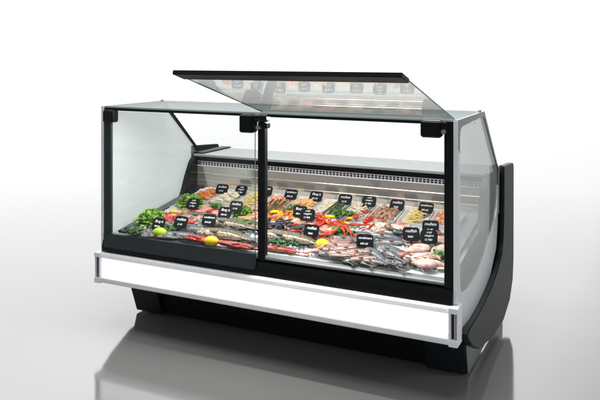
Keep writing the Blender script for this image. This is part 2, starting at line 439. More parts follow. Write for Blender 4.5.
# curved black end brackets
inner = [(.955,.905),(.955,.75),(.945,.60),(.925,.50),(.86,.42),(.74,.365),(.58,.325),(.40,.300),(.22,.290),(.08,.300),(.03,.285)]
outerb = [(.05,.255),(.12,.205),(.28,.130),(.60,.075),(.90,.060),(1.10,.110),(1.20,.20),(1.23,.32),(1.235,.86),(1.22,.885)]
for x0, x1, s in ((XR+.0015, XR+.036, 1), (XL-.036, XL-.0015, -1)):
    poly = inner+outerb; nn = len(poly)
    mb = MB()
    xi, xo = (x0, x1) if s > 0 else (x1, x0)
    loopi = [(xi,y,z) for y, z in poly]
    loopo = []
    for k, (y, z) in enumerate(poly):
        if k < len(inner):                      # the ribbon leans: its outer edge stands forward of the inner one
            dy = -.032 if k < 4 else -.010; dz = .0 if k < 4 else .014
            if k >= 9: dy, dz = -.01, .0
            loopo.append((xo, y+dy, z+dz))
        else: loopo.append((xo, y, z))
    v = loopi+loopo
    f = [tuple(range(nn)), tuple(range(2*nn-1, nn-1, -1))]+[(i, i+nn, (i+1)%nn+nn, (i+1)%nn) for i in range(nn)]
    mb.add(v, f)
    P(mb, 'end_bracket', M['bracket'], case, .004)
for o in _pend:
    if o.parent == case: o.location = -OFF

# ------------------------------------------------------------------ food prototypes
RX = Matrix.Rotation(TILT, 4, 'X')
def put(o, p, ang=0, lift=0, scale=1, tilt=(0,0)):
    m = Matrix.Translation(Vector(p)+Vector((0,0,lift))) @ RX @ Matrix.Rotation(R(ang), 4, 'Z') @ Euler((R(tilt[0]), R(tilt[1]), 0)).to_matrix().to_4x4()
    s = scale if isinstance(scale, (tuple,list)) else (scale,)*3
    o.matrix_basis = m @ Matrix.Diagonal((*s, 1))
    return o
protos = {}; used = set()
def get(key, maker):
    if key not in protos: protos[key] = maker(); used.add(key); return protos[key]
    return copy_tree(protos[key])

def fish_maker(name, mat, fin, L=.36, H=.040, T=.024, bend=.02):
    def mk():
        root = empty(name)
        prof = [(-.5,.10,.5),(-.485,.32,.6),(-.44,.58,.9),(-.38,.80,1),(-.28,.96,1),(-.12,1,1),(.05,.90,.92),(.2,.66,.75),(.32,.40,.5),(.40,.26,.3),(.43,.25,.22)]
        rings = []
        for t, h, w in prof:
            x = t*L; cy = bend*math.cos(t*math.pi*1.1)
            rings.append([(x, cy+H*h*math.cos(a), max(.18,w)*T*math.sin(a)*max(.15,min(1,h*1.2))) for a in [2*math.pi*k/16 for k in range(16)]])
        MB().loft(rings).build('body', mat, root, smooth=True)
        cy = bend*math.cos(.43*math.pi*1.1); x = .425*L
        mb = MB(); v = [(x,cy+.2*H,.002),(x,cy-.2*H,.002),(x+.03,cy-.4*H,.004),(x+.065,cy-1.05*H,.006),(x+.05,cy,.002),(x+.065,cy+1.05*H,.006),(x+.03,cy+.4*H,.004)]
        v2 = [(a,b,c-.003) for a, b, c in v]; k = 7
        mb.add(v+v2, [tuple(range(k)), tuple(range(2*k-1,k-1,-1))]+[(i,i+k,(i+1)%k+k,(i+1)%k) for i in range(k)])
        mb.build('tail_fin', fin, root)
        mb = MB()
        def fin_(x0, x1, yb, yt, lean=.02):
            n_ = 7; v = []
            for i in range(n_):
                t = i/(n_-1); xx = x0+(x1-x0)*t; bb = bend*math.cos(xx/L*math.pi*1.1)
                v += [(xx, yb+bb, .001), (xx+lean, yb+bb+(yt-yb)*(1-t*.7)*(.9+.2*(i%2)), .001)]
            v2 = [(a,b,c-.0025) for a, b, c in v]; m_ = len(v); f = []
            for i in range(n_-1):
                a = 2*i; f += [(a,a+2,a+3,a+1), (m_+a,m_+a+1,m_+a+3,m_+a+2), (a+1,a+3,m_+a+3,m_+a+1)]
            mb.add(v+v2, f)
        fin_(-.12*L, .12*L, H*.85, H*1.55)
        mb.build('dorsal_fin', fin, root)
        mb = MB(); fin_(.10*L, .24*L, -H*.6, -H*1.25)
        mb.build('anal_fin', fin, root)
        mb = MB(); v = [(-.26*L,-.3*H,T*.85),(-.25*L,.0*H,T*.9),(-.13*L,-.1*H,T*1.15),(-.11*L,-.6*H,T*1.05)]
        mb.add(v+[(a,b,c-.002) for a, b, c in v], [(0,1,2,3),(7,6,5,4),(0,4,5,1),(1,5,6,2),(2,6,7,3),(3,7,4,0)]); mb.build('pectoral_fin', fin, root)
        ex, ey = -.43*L, bend*math.cos(.43*math.pi*1.1)+.18*H
        MB().ball((ex,ey,T*.62), (.0065,.0065,.004), 10, 6).build('eye', M['eyering'], root, smooth=True)
        MB().ball((ex,ey,T*.62+.0022), (.0036,.0036,.0032), 8, 6).build('pupil', M['eye'], root.children[-1], smooth=True)
        return root
    return mk

def prawn_maker(name, mat, L=.09, r=.009, curl=200, claws=False):
    def mk():
        root = empty(name); mb = MB(); pts, rad = [], []; n_ = 15; R0 = L/R(curl)
        for i in range(n_):
            t = i/(n_-1); a = R(curl)*t; pts.append((R0*math.cos(a), R0*math.sin(a), r*.9))
            rad.append(r*(.35+.65*min(1, t*5) if t < .2 else 1.05-.72*max(0,(t-.25))/.75)*(1+.07*(i%2)))
        mb.tube(pts, rad, 9); mb.build('body', mat, root, smooth=True)
        mb = MB(); a = R(curl); e = Vector(pts[-1]); dd = Vector((-math.sin(a), math.cos(a), 0)); s_ = Vector((math.cos(a), math.sin(a), 0))
        for k in (-.7,-.2,.3,.8):
            q = dd+s_*k; mb.tube([e, e+q*r*1.1, e+q*r*2.1], [r*.2, r*.42, r*.1], 6, flat=.4)
        mb.build('tail_fan', mat, root)
        mb = MB()
        for i in range(2, 10):
            p = Vector(pts[i]); q = -Vector((p.x,p.y,0)).normalized(); mb.tube([p+q*r*.6, p+q*r*1.5, p+q*r*1.9+Vector((0,0,-r*.4))], [r*.13,r*.1,r*.04], 5)
        mb.build('leg_row', mat, root)
        p = Vector(pts[0]); mb = MB()
        for k in (-1, 1):
            mb.tube([p, p+Vector((.3*L+k*.002,-.25*L*k,.004)), p+Vector((.2*L,-.6*L,.004+.004*k))], [.0009,.0007,.0004], 5)
        mb.build('antennae', mat, root)
        if claws:
            for k in (-1,1):
                mb = MB(); b = p+Vector((r*k,-r,0)); mb.tube([b, b+Vector((.012*k,-.03,.004)), b+Vector((.008*k,-.055,.004))], [r*.3,r*.28,r*.35], 7)
                mb.tube([b+Vector((.008*k,-.055,.004)), b+Vector((.012*k,-.075,.004)), b+Vector((.006*k,-.095,.003))], [r*.45,r*.6,r*.1], 7)
                mb.build('claw', mat, root, smooth=True)
        return root
    return mk

def mussel_maker():
    root = empty('mussel')
    for s in (1,-1):
        mb = MB(); rings = []
        for k in range(9):
            t = k/8; x = (t-.5)*.062; w = .016*math.sin(math.pi*min(1,t*.9+.08))**.7; h = .010*math.sin(math.pi*min(1,t*.85+.1))
            rings.append([(x, w*math.cos(a), .012+s*(.002+t*.006)+ (h*math.sin(a) if s*math.sin(a) > 0 else h*math.sin(a)*.15)) for a in [2*math.pi*i/12 for i in range(12)]])
        mb.loft(rings).build('shell', M['mussel'], root, smooth=True)
    MB().ball((.008,0,.012), (.017,.009,.004), 10, 6).build('meat', M['musselmeat'], root, smooth=True)
    return root
def clam_maker():
    mb = MB(); rings = []
    for k in range(8):
        ph = math.pi/2*k/7; r = math.cos(ph)*.026
        rings.append([((r+.0012*math.cos(14*a))*math.cos(a), (r)*math.sin(a)*.85-.005*k/7, .018*math.sin(ph)) for a in [2*math.pi*i/28 for i in range(28)]])
    return mb.loft(rings).build('clam_shell', M['clam'], smooth=True)
def citrus(name, mat):
    def mk():
        o = empty(name)
        MB().ball((0,0,.028), (.038,.028,.028), 20, 14, fn=lambda p: 1+.10*max(0, abs(p.x)-.86)/.14+.006*noise.noise(p*9)).build('fruit', mat, o, smooth=True)
        mb = MB(); mb.tube([(.0405,0,.028),(.0435,0,.028)], [.004,.0025], 8); mb.build('stem_end', M['herb'], o)
        return o
    return mk
def leaf_patch(mb, base, az, el, L, W, ruffle, rnd, mi=0, cup=.5, nx=7, ny=7):
    v = []; d0 = Vector((math.cos(az), math.sin(az), 0)); s0 = Vector((-math.sin(az), math.cos(az), 0)); ph = rnd.random()*6
    for i in range(nx):
        t = i/(nx-1); e = el+(1.0-t)*.5*cup-t*.9*cup
        c = Vector(base)+d0*L*t*math.cos(el)+Vector((0,0,L*t*math.sin(el)-L*cup*.35*t*t))
        w = W*math.sin(math.pi*(.12+.80*t))**.7
        for j in range(ny):
            u = (j/(ny-1)-.5)*2
            q = c+s0*w*u+Vector((0,0,cup*.3*w*u*u))+d0*(-.15*L*u*u*t)
            q += Vector((0,0,1))*ruffle*abs(u)**1.5*math.sin(9*t+ph+5*u)+d0*ruffle*.7*t*math.sin(7*u+ph*2)
            q += Vector((rnd.uniform(-1,1),rnd.uniform(-1,1),rnd.uniform(-1,1)))*ruffle*.18
            v.append(q)
    f = [(i*ny+j, i*ny+j+1, (i+1)*ny+j+1, (i+1)*ny+j) for i in range(nx-1) for j in range(ny-1)]
    mb.add(v, f, mi)
def lettuce(name, r, seed, flat=1.0):
    rnd = random.Random(seed); mb = MB()
    for k in range(34):
        layer = k/34; az = k*2.4+rnd.uniform(-.3,.3); el = R(12+62*layer)
        leaf_patch(mb, (r*.10*math.cos(az), r*.10*math.sin(az), .006+.02*layer), az, el, r*(1.15-.45*layer), r*(.55-.15*layer), r*.13, rnd, cup=.8)
    return mb.build(name, M['lettuce'], smooth=True)
def herb(name, r, seed, mat, n_=60, h=.03):
    rnd = random.Random(seed); mb = MB()
    for k in range(n_):
        a = rnd.random()*6.28; rr = r*math.sqrt(rnd.random()); L = rnd.uniform(.014,.028)
        p = (rr*math.cos(a), rr*math.sin(a)*.6, rnd.uniform(.002, h))
        leaf_patch(mb, p, rnd.random()*6.28, rnd.uniform(0,.9), L, L*.42, .003, rnd, cup=.6, nx=4, ny=4)
        if k % 3 == 0: mb.tube([(0,0,.002), (p[0]*.6,p[1]*.6,p[2]*.8), p], [.0014,.0011,.0008], 5)
    return mb.build(name, mat, smooth=True)
def slab_maker(name, mat, lx, ly, lz, seed, skin=None):
    def mk():
        rnd = random.Random(seed); mb = MB(); rings = []; n_ = 9
        for i in range(n_):
            t = i/(n_-1); w = ly/2*(math.sin(math.pi*(.1+.82*t))**.45)*(1+rnd.uniform(-.06,.06)); h = lz*(math.sin(math.pi*(.12+.76*t))**.5)
            cy = rnd.uniform(-.06,.06)*ly; x = (t-.5)*lx
            prof = [(-1,0),(-1.0,.45),(-.8,.85),(-.3,1),(.3,.96),(.8,.72),(1,.35),(.98,0)]
            rings.append([(x+rnd.uniform(-.02,.02)*lx, cy+w*a, h*b+.001) for a, b in prof])
        return mb.loft(rings).build(name, mat, smooth=True)
    return mk
def blob_maker(name, mat, r, seed, amp=.35):
    def mk():
        rnd = random.Random(seed); o = Vector((rnd.random()*9,)*3)
        return MB().ball((0,0,r[2]), r, 12, 8, fn=lambda p: 1+amp*noise.noise(p*1.6+o)).build(name, mat, smooth=True)
    return mk
def ring_maker(name, mat, r=.016, t=.0045):
    def mk():
        mb = MB(); rings = []
        for i in range(18):
            a = 2*math.pi*i/18; c = Vector((r*math.cos(a), r*.85*math.sin(a), t*1.1)); q = Vector((math.cos(a), math.sin(a), 0))
            rings.append([c+q*t*math.cos(b)+Vector((0,0,t*1.2*math.sin(b))) for b in [2*math.pi*k/7 for k in range(7)]])
        rings.append(rings[0]); return mb.loft(rings, False).build(name, mat, smooth=True)
    return mk
def strip_maker(name, mat, L, r, seed, wob=.012):
    def mk():
        rnd = random.Random(seed); pts = []
        for i in range(8):
            t = i/7; pts.append(((t-.5)*L, wob*math.sin(t*6+seed), r+.004*math.sin(t*9+seed*2)))
        return MB().tube(pts, [r*.5]+[r]*6+[r*.4], 7, flat=.7).build(name, mat, smooth=True)
    return mk
def squid_maker():
    root = empty('squid')
    MB().tube([(-.10,0,.016),(-.07,0,.017),(-.03,0,.019),(.02,0,.019),(.055,0,.017)], [.003,.014,.023,.024,.016], 14, flat=.75).build('mantle', M['squid'], root, smooth=True)
    for s in (1,-1):
        mb = MB(); v = [(-.095,s*.004,.016),(-.085,s*.030,.013),(-.05,s*.042,.011),(-.02,s*.022,.014)]
        mb.add(v+[(a,b,c-.003) for a, b, c in v], [(0,1,2,3),(7,6,5,4),(0,4,5,1),(1,5,6,2),(2,6,7,3),(3,7,4,0)]); mb.build('fin', M['squid'], root)
    MB().ball((.068,0,.015), (.018,.014,.012), 12, 8).build('head', M['squid'], root, smooth=True)
    rnd = random.Random(3)
    for k in range(7):
        y0 = (k-3)*.0035; pts = [(.078+.012*i, y0*(1+.7*i)+.006*math.sin(i*1.3+k), .012+.003*math.sin(i+k)) for i in range(7)]
        MB().tube(pts, [.0042,.004,.0036,.003,.0024,.0018,.001], 7).build('tentacle', M['octo'], root, smooth=True)
    return root
def octopus_maker():
    root = empty('octopus')
    MB().ball((0,0,.028), (.036,.030,.026), 16, 10, fn=lambda p: 1+.12*noise.noise(p*2)).build('mantle', M['octo'], root, smooth=True)
    for k in range(8):
        a0 = k*math.pi/4; pts = []; a = a0; p = Vector((.02*math.cos(a), .02*math.sin(a), .014))
        for i in range(14):
            pts.append(tuple(p)); a += .22*(1 if k % 2 else -1)*(.3+i*.09); p = p+Vector((math.cos(a), math.sin(a), 0))*.011; p.z = max(.006, .014-.0008*i)
        MB().tube(pts, [.010-.00065*i for i in range(14)], 8).build('arm', M['octo'], root, smooth=True)
    return root
def crableg_maker():
    root = empty('crab_leg')
    MB().tube([(-.09,0,.010),(-.05,.004,.012),(-.005,0,.014)], [.006,.009,.007], 9).build('upper_segment', M['redcrab'], root, smooth=True)
    MB().tube([(-.003,0,.014),(.04,-.008,.012),(.07,-.02,.010)], [.006,.007,.005], 9).build('lower_segment', M['redcrab'], root, smooth=True)
    MB().tube([(.071,-.021,.010),(.10,-.035,.008),(.12,-.048,.005)], [.0045,.003,.001], 8).build('tip', M['redcrab'], root, smooth=True)
    return root
def asparagus_maker():
    root = empty('asparagus_spear')
    MB().tube([(-.05,0,.005),(0,0,.006),(.04,0,.005)], [.0035,.0035,.0032], 8).build('stalk', M['asparagus'], root, smooth=True)
    mb = MB(); mb.tube([(.041,0,.005),(.052,0,.005),(.066,0,.005)], [.0034,.0048,.001], 8)
    for k in range(9): a = k*2.4; q = Vector((.044+.002*k, .004*math.cos(a), .005+.004*math.sin(a))); mb.tube([q, q+Vector((.008,0,.001))], [.0018,.0004], 5)
    mb.build('tip', M['asparagus'], root)
    return root
def tomato_maker():
    o = empty('cherry_tomato'); MB().ball((0,0,.015), (.0155,.0155,.0145), 16, 10).build('fruit', M['tomato'], o, smooth=True)
    mb = MB()
    for k in range(5): a = k*1.256; mb.tube([(0,0,.0297),(.005*math.cos(a),.005*math.sin(a),.0300),(.010*math.cos(a),.010*math.sin(a),.027)], [.0012,.0012,.0003], 5)
    mb.build('calyx', M['herb'], o); return o

F_ = {
 'trout': fish_maker('trout', M['trout'], M['fin']), 'seabass': fish_maker('silver_fish', M['silver'], M['fin'], .26, .034, .020),
 'small': fish_maker('small_fish', M['silver'], M['fin'], .17, .021, .013, .008), 'pink': fish_maker('pink_fish', M['pinkfish'], M['fin'], .19, .024, .015, .01),
 'red': fish_maker('red_fish', M['redfish'], M['redfin'], .30, .022, .017, .006), 'eel': fish_maker('eel', M['eel'], M['fin'], .30, .015, .014, .02),
 'prawn': prawn_maker('prawn', M['prawn']), 'rawprawn': prawn_maker('raw_prawn', M['prawnraw'], .11, .010, 150),
 'langoustine': prawn_maker('langoustine', M['redcrab'], .14, .011, 60, True),
 'mussel': mussel_maker, 'clam': clam_maker, 'lemon': citrus('lemon', M['lemon']), 'lime': citrus('lime', M['lime']),
 'salmon': slab_maker('salmon_fillet', M['salmon'], .17, .065, .020, 1), 'tuna': slab_maker('tuna_piece', M['tuna'], .085, .055, .024, 2),
 'pinkmeat': slab_maker('fish_steak', M['pinkmeat'], .075, .055, .022, 5), 'white': slab_maker('white_fillet', M['whitefish'], .14, .06, .016, 3),
 'tunastrip': slab_maker('tuna_strip', M['redstrip'], .13, .026, .016, 8),
 'squid': squid_maker, 'octopus': octopus_maker, 'crableg': crableg_maker, 'asparagus': asparagus_maker, 'tomato': tomato_maker,
 'noodle': strip_maker('noodle_strand', M['noodle'], .075, .0038, 1), 'noodle2': strip_maker('noodle_strand', M['cream'], .065, .0045, 3),
 'carrot': strip_maker('orange_fish_strip', M['prawn'], .05, .0055, 2, .004), 'ring': ring_maker('squid_ring', M['cream']),
 'oring': ring_maker('orange_squid_ring', M['musselmeat'], .015, .005), 'meat': blob_maker('mussel_meat', M['brownmeat'], (.014,.009,.007), 2),
 'meat2': blob_maker('shelled_scallop', M['cream'], (.013,.012,.008), 4, .15), 'salmonslice': slab_maker('salmon_slice', M['salmon'], .065, .035, .008, 6),
 'cuttle': blob_maker('cuttlefish', M['squid'], (.055,.036,.020), 5, .25), 'pepper': slab_maker('yellow_pepper_slice', M['pepper'], .055, .022, .014, 7),
 'oyster': blob_maker('oyster', M['mussel'], (.030,.022,.010), 9, .5),
}
def item(kind, p, ang=0, label=None, cat=None, group=None, lift=0, scale=1, tilt=(0,0)):
    o = get(kind, F_[kind]); put(o, p, ang, lift, scale, tilt); tag(o, label, cat, group); return o

# ------------------------------------------------------------------ ice bed
rnd = random.Random(11)
mb = MB(); nx, ny = 190, 60; x0, x1, y0, y1 = XL+.120, XR-.070, .053, .838; v = []
for i in range(nx):
    for j in range(ny):
        x = x0+(x1-x0)*i/(nx-1); y = y0+(y1-y0)*j/(ny-1); e = min(1, j/3, (ny-1-j)/2)
        z = deck_z(y)+.001+e*(.008+.006*noise.noise(Vector((x*25,y*25,0)))+.004*noise.noise(Vector((x*90,y*90,3))))
        v.append((x,y,z))
mb.add(v, [(i*ny+j,(i+1)*ny+j,(i+1)*ny+j+1,i*ny+j+1) for i in range(nx-1) for j in range(ny-1)])
for k in range(2600):
    x, y = rnd.uniform(x0+.02, x1-.02), rnd.uniform(y0+.02, .56); z = deck_z(y)+.012; s = rnd.uniform(.003,.008)
    q = Euler((rnd.random()*6,rnd.random()*6,0)).to_matrix()
    cube = [Vector((x,y,z))+q@Vector((a*s,b*s*.8,c*s*.6)) for a in (-1,1) for b in (-1,1) for c in (-1,1)]
    mb.add(cube, [(0,1,3,2),(4,6,7,5),(0,4,5,1),(2,3,7,6),(0,2,6,4),(1,5,7,3)])
tag(mb.build('crushed_ice', M['ice']), 'bed of crushed white ice spread under the fish', 'ice', kind='stuff')
I = .014   # top of the ice over the deck

# ------------------------------------------------------------------ white trays along the back
TX = [-1.745,-1.575,-1.405,-1.235,-1.065,-.895,-.725,-.555,-.385,-.215]
def tray_maker():
    mb = MB(); a, b = .080, .115; h = .024; t = .004
    o_ = rounded([(-a,-b),(a,-b),(a,b),(-a,b)], .016, 4); i_ = rounded([(-a+t,-b+t),(a-t,-b+t),(a-t,b-t),(-a+t,b-t)], .013, 4)
    lo = [Vector(p)*.93 for p in o_]; li = [Vector(p)*.93 for p in i_]
    mb.loft([[(p[0],p[1],0) for p in lo], [(p[0],p[1],h) for p in o_], [(p[0],p[1],h) for p in i_], [(p[0],p[1],.004) for p in li]])
    return mb.build('serving_tray', M['tray'], smooth=False)
F_['tray'] = tray_maker
ordn = ['leftmost','second','third','fourth','fifth','sixth','seventh','eighth','ninth','rightmost']
def nth(i, what): return (f'{what}, leftmost of the ten in the back row', f'{what}, rightmost of the ten in the back row')[i == 9] if i in (0, 9) else f'{what}, {ordn[i]} from the left in the back row'
contents = [('carrot',60,'orange fish strip in the leftmost white tray','fish strip'), ('meat2',46,'pale shelled scallop in the second white tray from the left','scallop'),
 ('noodle',46,'yellow strand in the third white tray from the left','noodle strand'), ('salmonslice',22,'salmon slice in the fourth white tray from the left','salmon slice'),
 ('oring',34,'orange ring in the fifth white tray from the left','squid ring'), ('ring',30,'pale ring in the sixth white tray from the left','squid ring'),
 ('noodle2',46,'cream strand in the seventh white tray from the left','noodle strand'), ('meat',72,'brown shelled mussel in the eighth white tray from the left','mussel meat'),
 ('noodle',44,'yellow strand in the ninth white tray from the left','noodle strand'), ('prawn',20,'cooked orange prawn in the rightmost white tray','prawn')]
fill = ['orange fish strips','pale scallops','yellow strands','salmon slices','orange rings','pale rings and green spears','cream strands','brown mussel meats','yellow strands','orange prawns']
TY = .655
for i, x in enumerate(TX):
    y = TY; p = (x, y, deck_z(y)+.012)
    item('tray', p, 0, nth(i, f'white tray of {fill[i]}'), 'tray', 'white trays along the back of the counter')
    k, n_, lab, cat = contents[i]; rnd = random.Random(50+i)
    for j in range(n_):
        u, w = rnd.uniform(-.052,.052), rnd.uniform(-.085,.085)
        if k in ('noodle','noodle2'): u *= .5
        dome = .018*(1-(u/.06)**2*.6-(w/.1)**2*.6)
        item(k, (x+u, y+w, deck_z(y+w)+.014+.010+max(0,dome)*rnd.uniform(.1,1.15)), rnd.uniform(0,360) if k not in ('noodle','noodle2','carrot') else rnd.uniform(-45,45),
             lab, cat, f'{fill[i]} in tray {ordn[i]}', tilt=(rnd.uniform(-14,14), rnd.uniform(-14,14)), scale=rnd.uniform(.85,1.15) if k != 'prawn' else .62)

# asparagus bundles
for (u, v_, n_, side) in ((272,208.5,9,'orange shrimps beside the middle upright'),(336,211.5,11,'sixth white tray')):
    c = at(u, v_, .045); rnd = random.Random(u)
    for j in range(n_):
        item('asparagus', (c.x+rnd.uniform(-.045,.045), c.y+rnd.uniform(-.02,.02), c.z+rnd.uniform(-.008,.010)), 75+rnd.uniform(-28,28),
             f'dark green spear in the bundle by the {side}', 'asparagus', f'green spears by the {side}', tilt=(0,-22), scale=1.0)

# ------------------------------------------------------------------ greens
def green(o, uv, label, cat='lettuce', ang=0, lift=0, s=1):
    put(o, at(*uv), ang, I-.004+lift, s); tag(o, label, cat)
green(lettuce('lettuce', .085, 1), (152,224), 'green frilly lettuce at the front left corner behind the first price tag', s=(1.15,1,1))
green(lettuce('lettuce', .080, 2), (191,208), 'green lettuce beside the leftmost tray at the left end', s=(1.2,1,1.05))
green(lettuce('lettuce', .060, 3), (243,217), 'small pale green lettuce just left of the middle upright', s=1)
hb = [((241,230),.075,'herb','green herb sprigs laid over the trout left of the middle upright'),
 ((285,247.5),.11,'darkherb','dark green herb strip along the front edge right of the middle upright'),
 ((345,221),.07,'herb','green herb bunch behind the red crab legs'), ((343,238),.06,'herb','green herb bunch right of the front lemon'),
 ((369,249),.035,'darkherb','small green sprig under the front price tag on the grey fish'), ((444,264),.045,'herb','green sprig in the front right corner'),
 ((292,216),.05,'herb','green sprig among orange prawns behind the mussels'), ((170,236),.05,'darkherb','dark green sprigs beside the lime'),
 ((133,238),.06,'darkherb','dark seaweed heap in the front left corner'), ((414,245),.03,'darkherb','tiny green sprig under the price tag on the octopus'),
 ((216,213),.04,'herb','green sprig between the back and middle price tags on the left')]
for k, (uv, r, m, lab) in enumerate(hb):
    green(herb('herb_sprig' if 'seaweed' not in lab else 'seaweed', r, 20+k, M[m], int(900*r)+10), uv, lab, 'herbs' if 'seaweed' not in lab else 'seaweed', lift=.012)

# ------------------------------------------------------------------ citrus
item('lime', at(160,240), 20, 'bright green lime at the front edge on the far left', 'lime', lift=I)
item('lemon', at(212,249), 8, 'yellow lemon at the front edge below the red fish', 'lemon', lift=I)
item('lemon', at(323,251,.0), -5, 'yellow lemon on the ice between the grey fish right of the middle upright', 'lemon', lift=I-.006, scale=.98)
for uv, lab in (((275,215),'yellow pepper piece on prawns next to the middle upright'),((330,220),'yellow pepper piece behind the red crab legs'),((300,212),'yellow pepper piece in front of the fifth tray'),((174,215),'yellow pepper piece right of the front lettuce')):
    item('pepper', at(*uv,.03), random.uniform(0,60), lab, 'pepper', lift=I)

rnd = random.Random(31)
for k in range(12):
    u = rnd.uniform(263,350); item('pepper', at(u, 213+(u-263)*.10+rnd.uniform(-1,5), .03), rnd.uniform(0,180), 'small yellow pepper slice scattered over the prawns and fillets', 'pepper', 'yellow pepper slices over the prawns', lift=I, tilt=(rnd.uniform(-20,20),rnd.uniform(-20,20)), scale=.6)
for k in range(9):
    u = rnd.uniform(172,222); item('salmon', at(u, 224-(u-172)*.10+rnd.uniform(-8,3)), rnd.uniform(0,180), 'orange salmon piece among the tuna on the left', 'salmon', 'salmon pieces among the tuna', lift=I+.014, scale=.4)
# ------------------------------------------------------------------ fish along the front
def f(kind, uv, ang, lab, lift=.016, s=1, flip=1, cat='fish', group=None):
    item(kind, at(*uv), ang, lab, cat, group, lift=I+lift, scale=(s, s*flip, s))
f('trout', (232,233), -4, 'speckled trout lying across the left half under green herbs', .030)
f('trout', (226,243), -3, 'speckled trout nearest the front on the left, above the red fish', .024, 1.05)
f('trout', (205,224), 3, 'speckled trout lying behind the others in the left half', .022, .9)
f('seabass', (188,235), 5, 'pale silver fish beside the lime', .018, 1.0)
f('small', (176,229), 12, 'small silver fish between the two front price tags on the left', .014, 1.0)
f('seabass', (168,240), -6, 'silver fish in front of the second front price tag on the left', .014, .8)
f('seabass', (182,241), 4, 'silver fish lying at the front edge between lime and red fish', .014, .8)
f('trout', (250,231), -14, 'speckled trout beside the middle upright on the left half', .016, .8)
f('small', (140,237), 10, 'small grey fish in the front left corner', .010, .9)
f('red', (208,246), -2, 'red fish along the front edge left of the lemon', .012)
f('red', (238,250.5), -1, 'red fish along the front edge right of the lemon', .012, .85)
f('trout', (292,247), -5, 'big grey trout along the front right of the middle upright', .026, 1.12)
f('red', (283,254), -1, 'thin red fish half hidden at the front edge right of the upright', .006, .8)
rnd = random.Random(21)
for k in range(14):
    u = 328+k*3.2; f('pink', (u+rnd.uniform(-2,2), 253+(u-328)*.16+rnd.uniform(-3,7)), 26+rnd.uniform(-16,14), 'pink grey small fish in the row right of the second lemon', .012+.016*rnd.random(), .88, flip=rnd.choice((1,-1)), group='pink small fish right of the lemon')
for k in range(9):
    u = 368+k*3.6; f('seabass', (u, 257+k*.9+rnd.uniform(-5,5)), -34+rnd.uniform(-12,10), 'grey silver fish lying slantwise in the heap right of centre', .016+.004*(k%4), .74, group='grey silver fish heap right of centre')
for k in range(12):
    u = rnd.uniform(330,400); f('small', (u, 262+(u-330)*.13+rnd.uniform(-3,1.5)), rnd.uniform(-30,30), 'small dark silver fish along the front edge right of centre', .008+.01*rnd.random(), .8, group='small silver fish along the front edge')
for k in range(16):
    u = rnd.uniform(186,256); item('tunastrip', at(u, 244+(u-186)*.16+rnd.uniform(-1.5,2)), rnd.uniform(-18,18), 'dark red fish strip laid along the front edge on the left', 'fish strip', 'dark red strips along the front edge', lift=I+rnd.uniform(.006,.026), scale=(rnd.uniform(.5,.95),.8,.7))
for k in range(10):
    u = rnd.uniform(132,190); f('small', (u, 238+(u-132)*.10+rnd.uniform(-4,3)), rnd.uniform(-25,25), 'small grey fish scattered round the lime', .008+.01*rnd.random(), .85, group='small grey fish round the lime')
for k, (u, v_, a) in enumerate(((348,244,12),(362,240,5),(358,247,20))):
    f('small', (u,v_), a, 'small silver fish behind the pink fish row', .014, .95, group='small silver fish behind the pink row')
f('eel', (412,246), -18, 'long dark eel lying slantwise in front of the two right price tags', .030, .85)
f('eel', (398,241), -22, 'dark eel just left of the right pair of price tags', .028, .75)
f('seabass', (388,243), -8, 'grey fish lying behind the slanting heap', .016, .75)
f('seabass', (398,248), 10, 'grey fish crossing behind the squid', .012, .7)
rnd = random.Random(77)
for k in range(16):
    u = rnd.uniform(186,254); f('small', (u, 238+(u-186)*.15+rnd.uniform(-16,-2)), rnd.uniform(-30,30), 'small fish tucked between the trout on the left', .004+.012*rnd.random(), rnd.uniform(.7,1), flip=rnd.choice((1,-1)), group='small fish between the trout')
for k in range(12):
    u = rnd.uniform(300,352); f('pink', (u, 240+(u-300)*.1+rnd.uniform(-5,4)), rnd.uniform(-40,20), 'pink grey fish behind the second lemon', .004+.012*rnd.random(), rnd.uniform(.7,.95), flip=rnd.choice((1,-1)), group='pink grey fish behind the second lemon')
for k in range(7):
    item('white', at(196+k*9, 222+k*1.3), rnd.uniform(0,180), 'pale fillet among the tuna pieces on the left', 'fillet', 'pale fillets among the tuna', lift=I+rnd.uniform(0,.01), scale=rnd.uniform(.45,.65))
# squid, octopus, cuttlefish on the right
for (u, v_, a, lab) in ((411,266,-25,'pale squid nearest the front on the right'),(424,262,35,'pale squid turned to the right corner'),(432,269,170,'pale squid at the front right corner'),(405,257,200,'pale squid beside the slanting grey fish')):
    item('squid', at(u,v_), a, lab, 'squid', lift=I, scale=.85)
for (u, v_, a, lab) in ((420,255,10,'round white cuttlefish under the right price tags'),(440,257,60,'round white cuttlefish in the right corner'),(426,271,0,'white cuttlefish at the right front edge'),(437,247,20,'white cuttlefish behind the right corner squid')):
    item('cuttle', at(u,v_), a, lab, 'cuttlefish', lift=I)
item('octopus', at(403,263), 20, 'reddish octopus among the pale squid on the right', 'octopus', lift=I, scale=.75)
item('octopus', at(437,240,.01), 50, 'reddish octopus behind the right price tags', 'octopus', lift=I, scale=.7)
item('octopus', at(186,219,.01), 50, 'reddish octopus behind the front price tags on the left', 'octopus', lift=I, scale=.8)
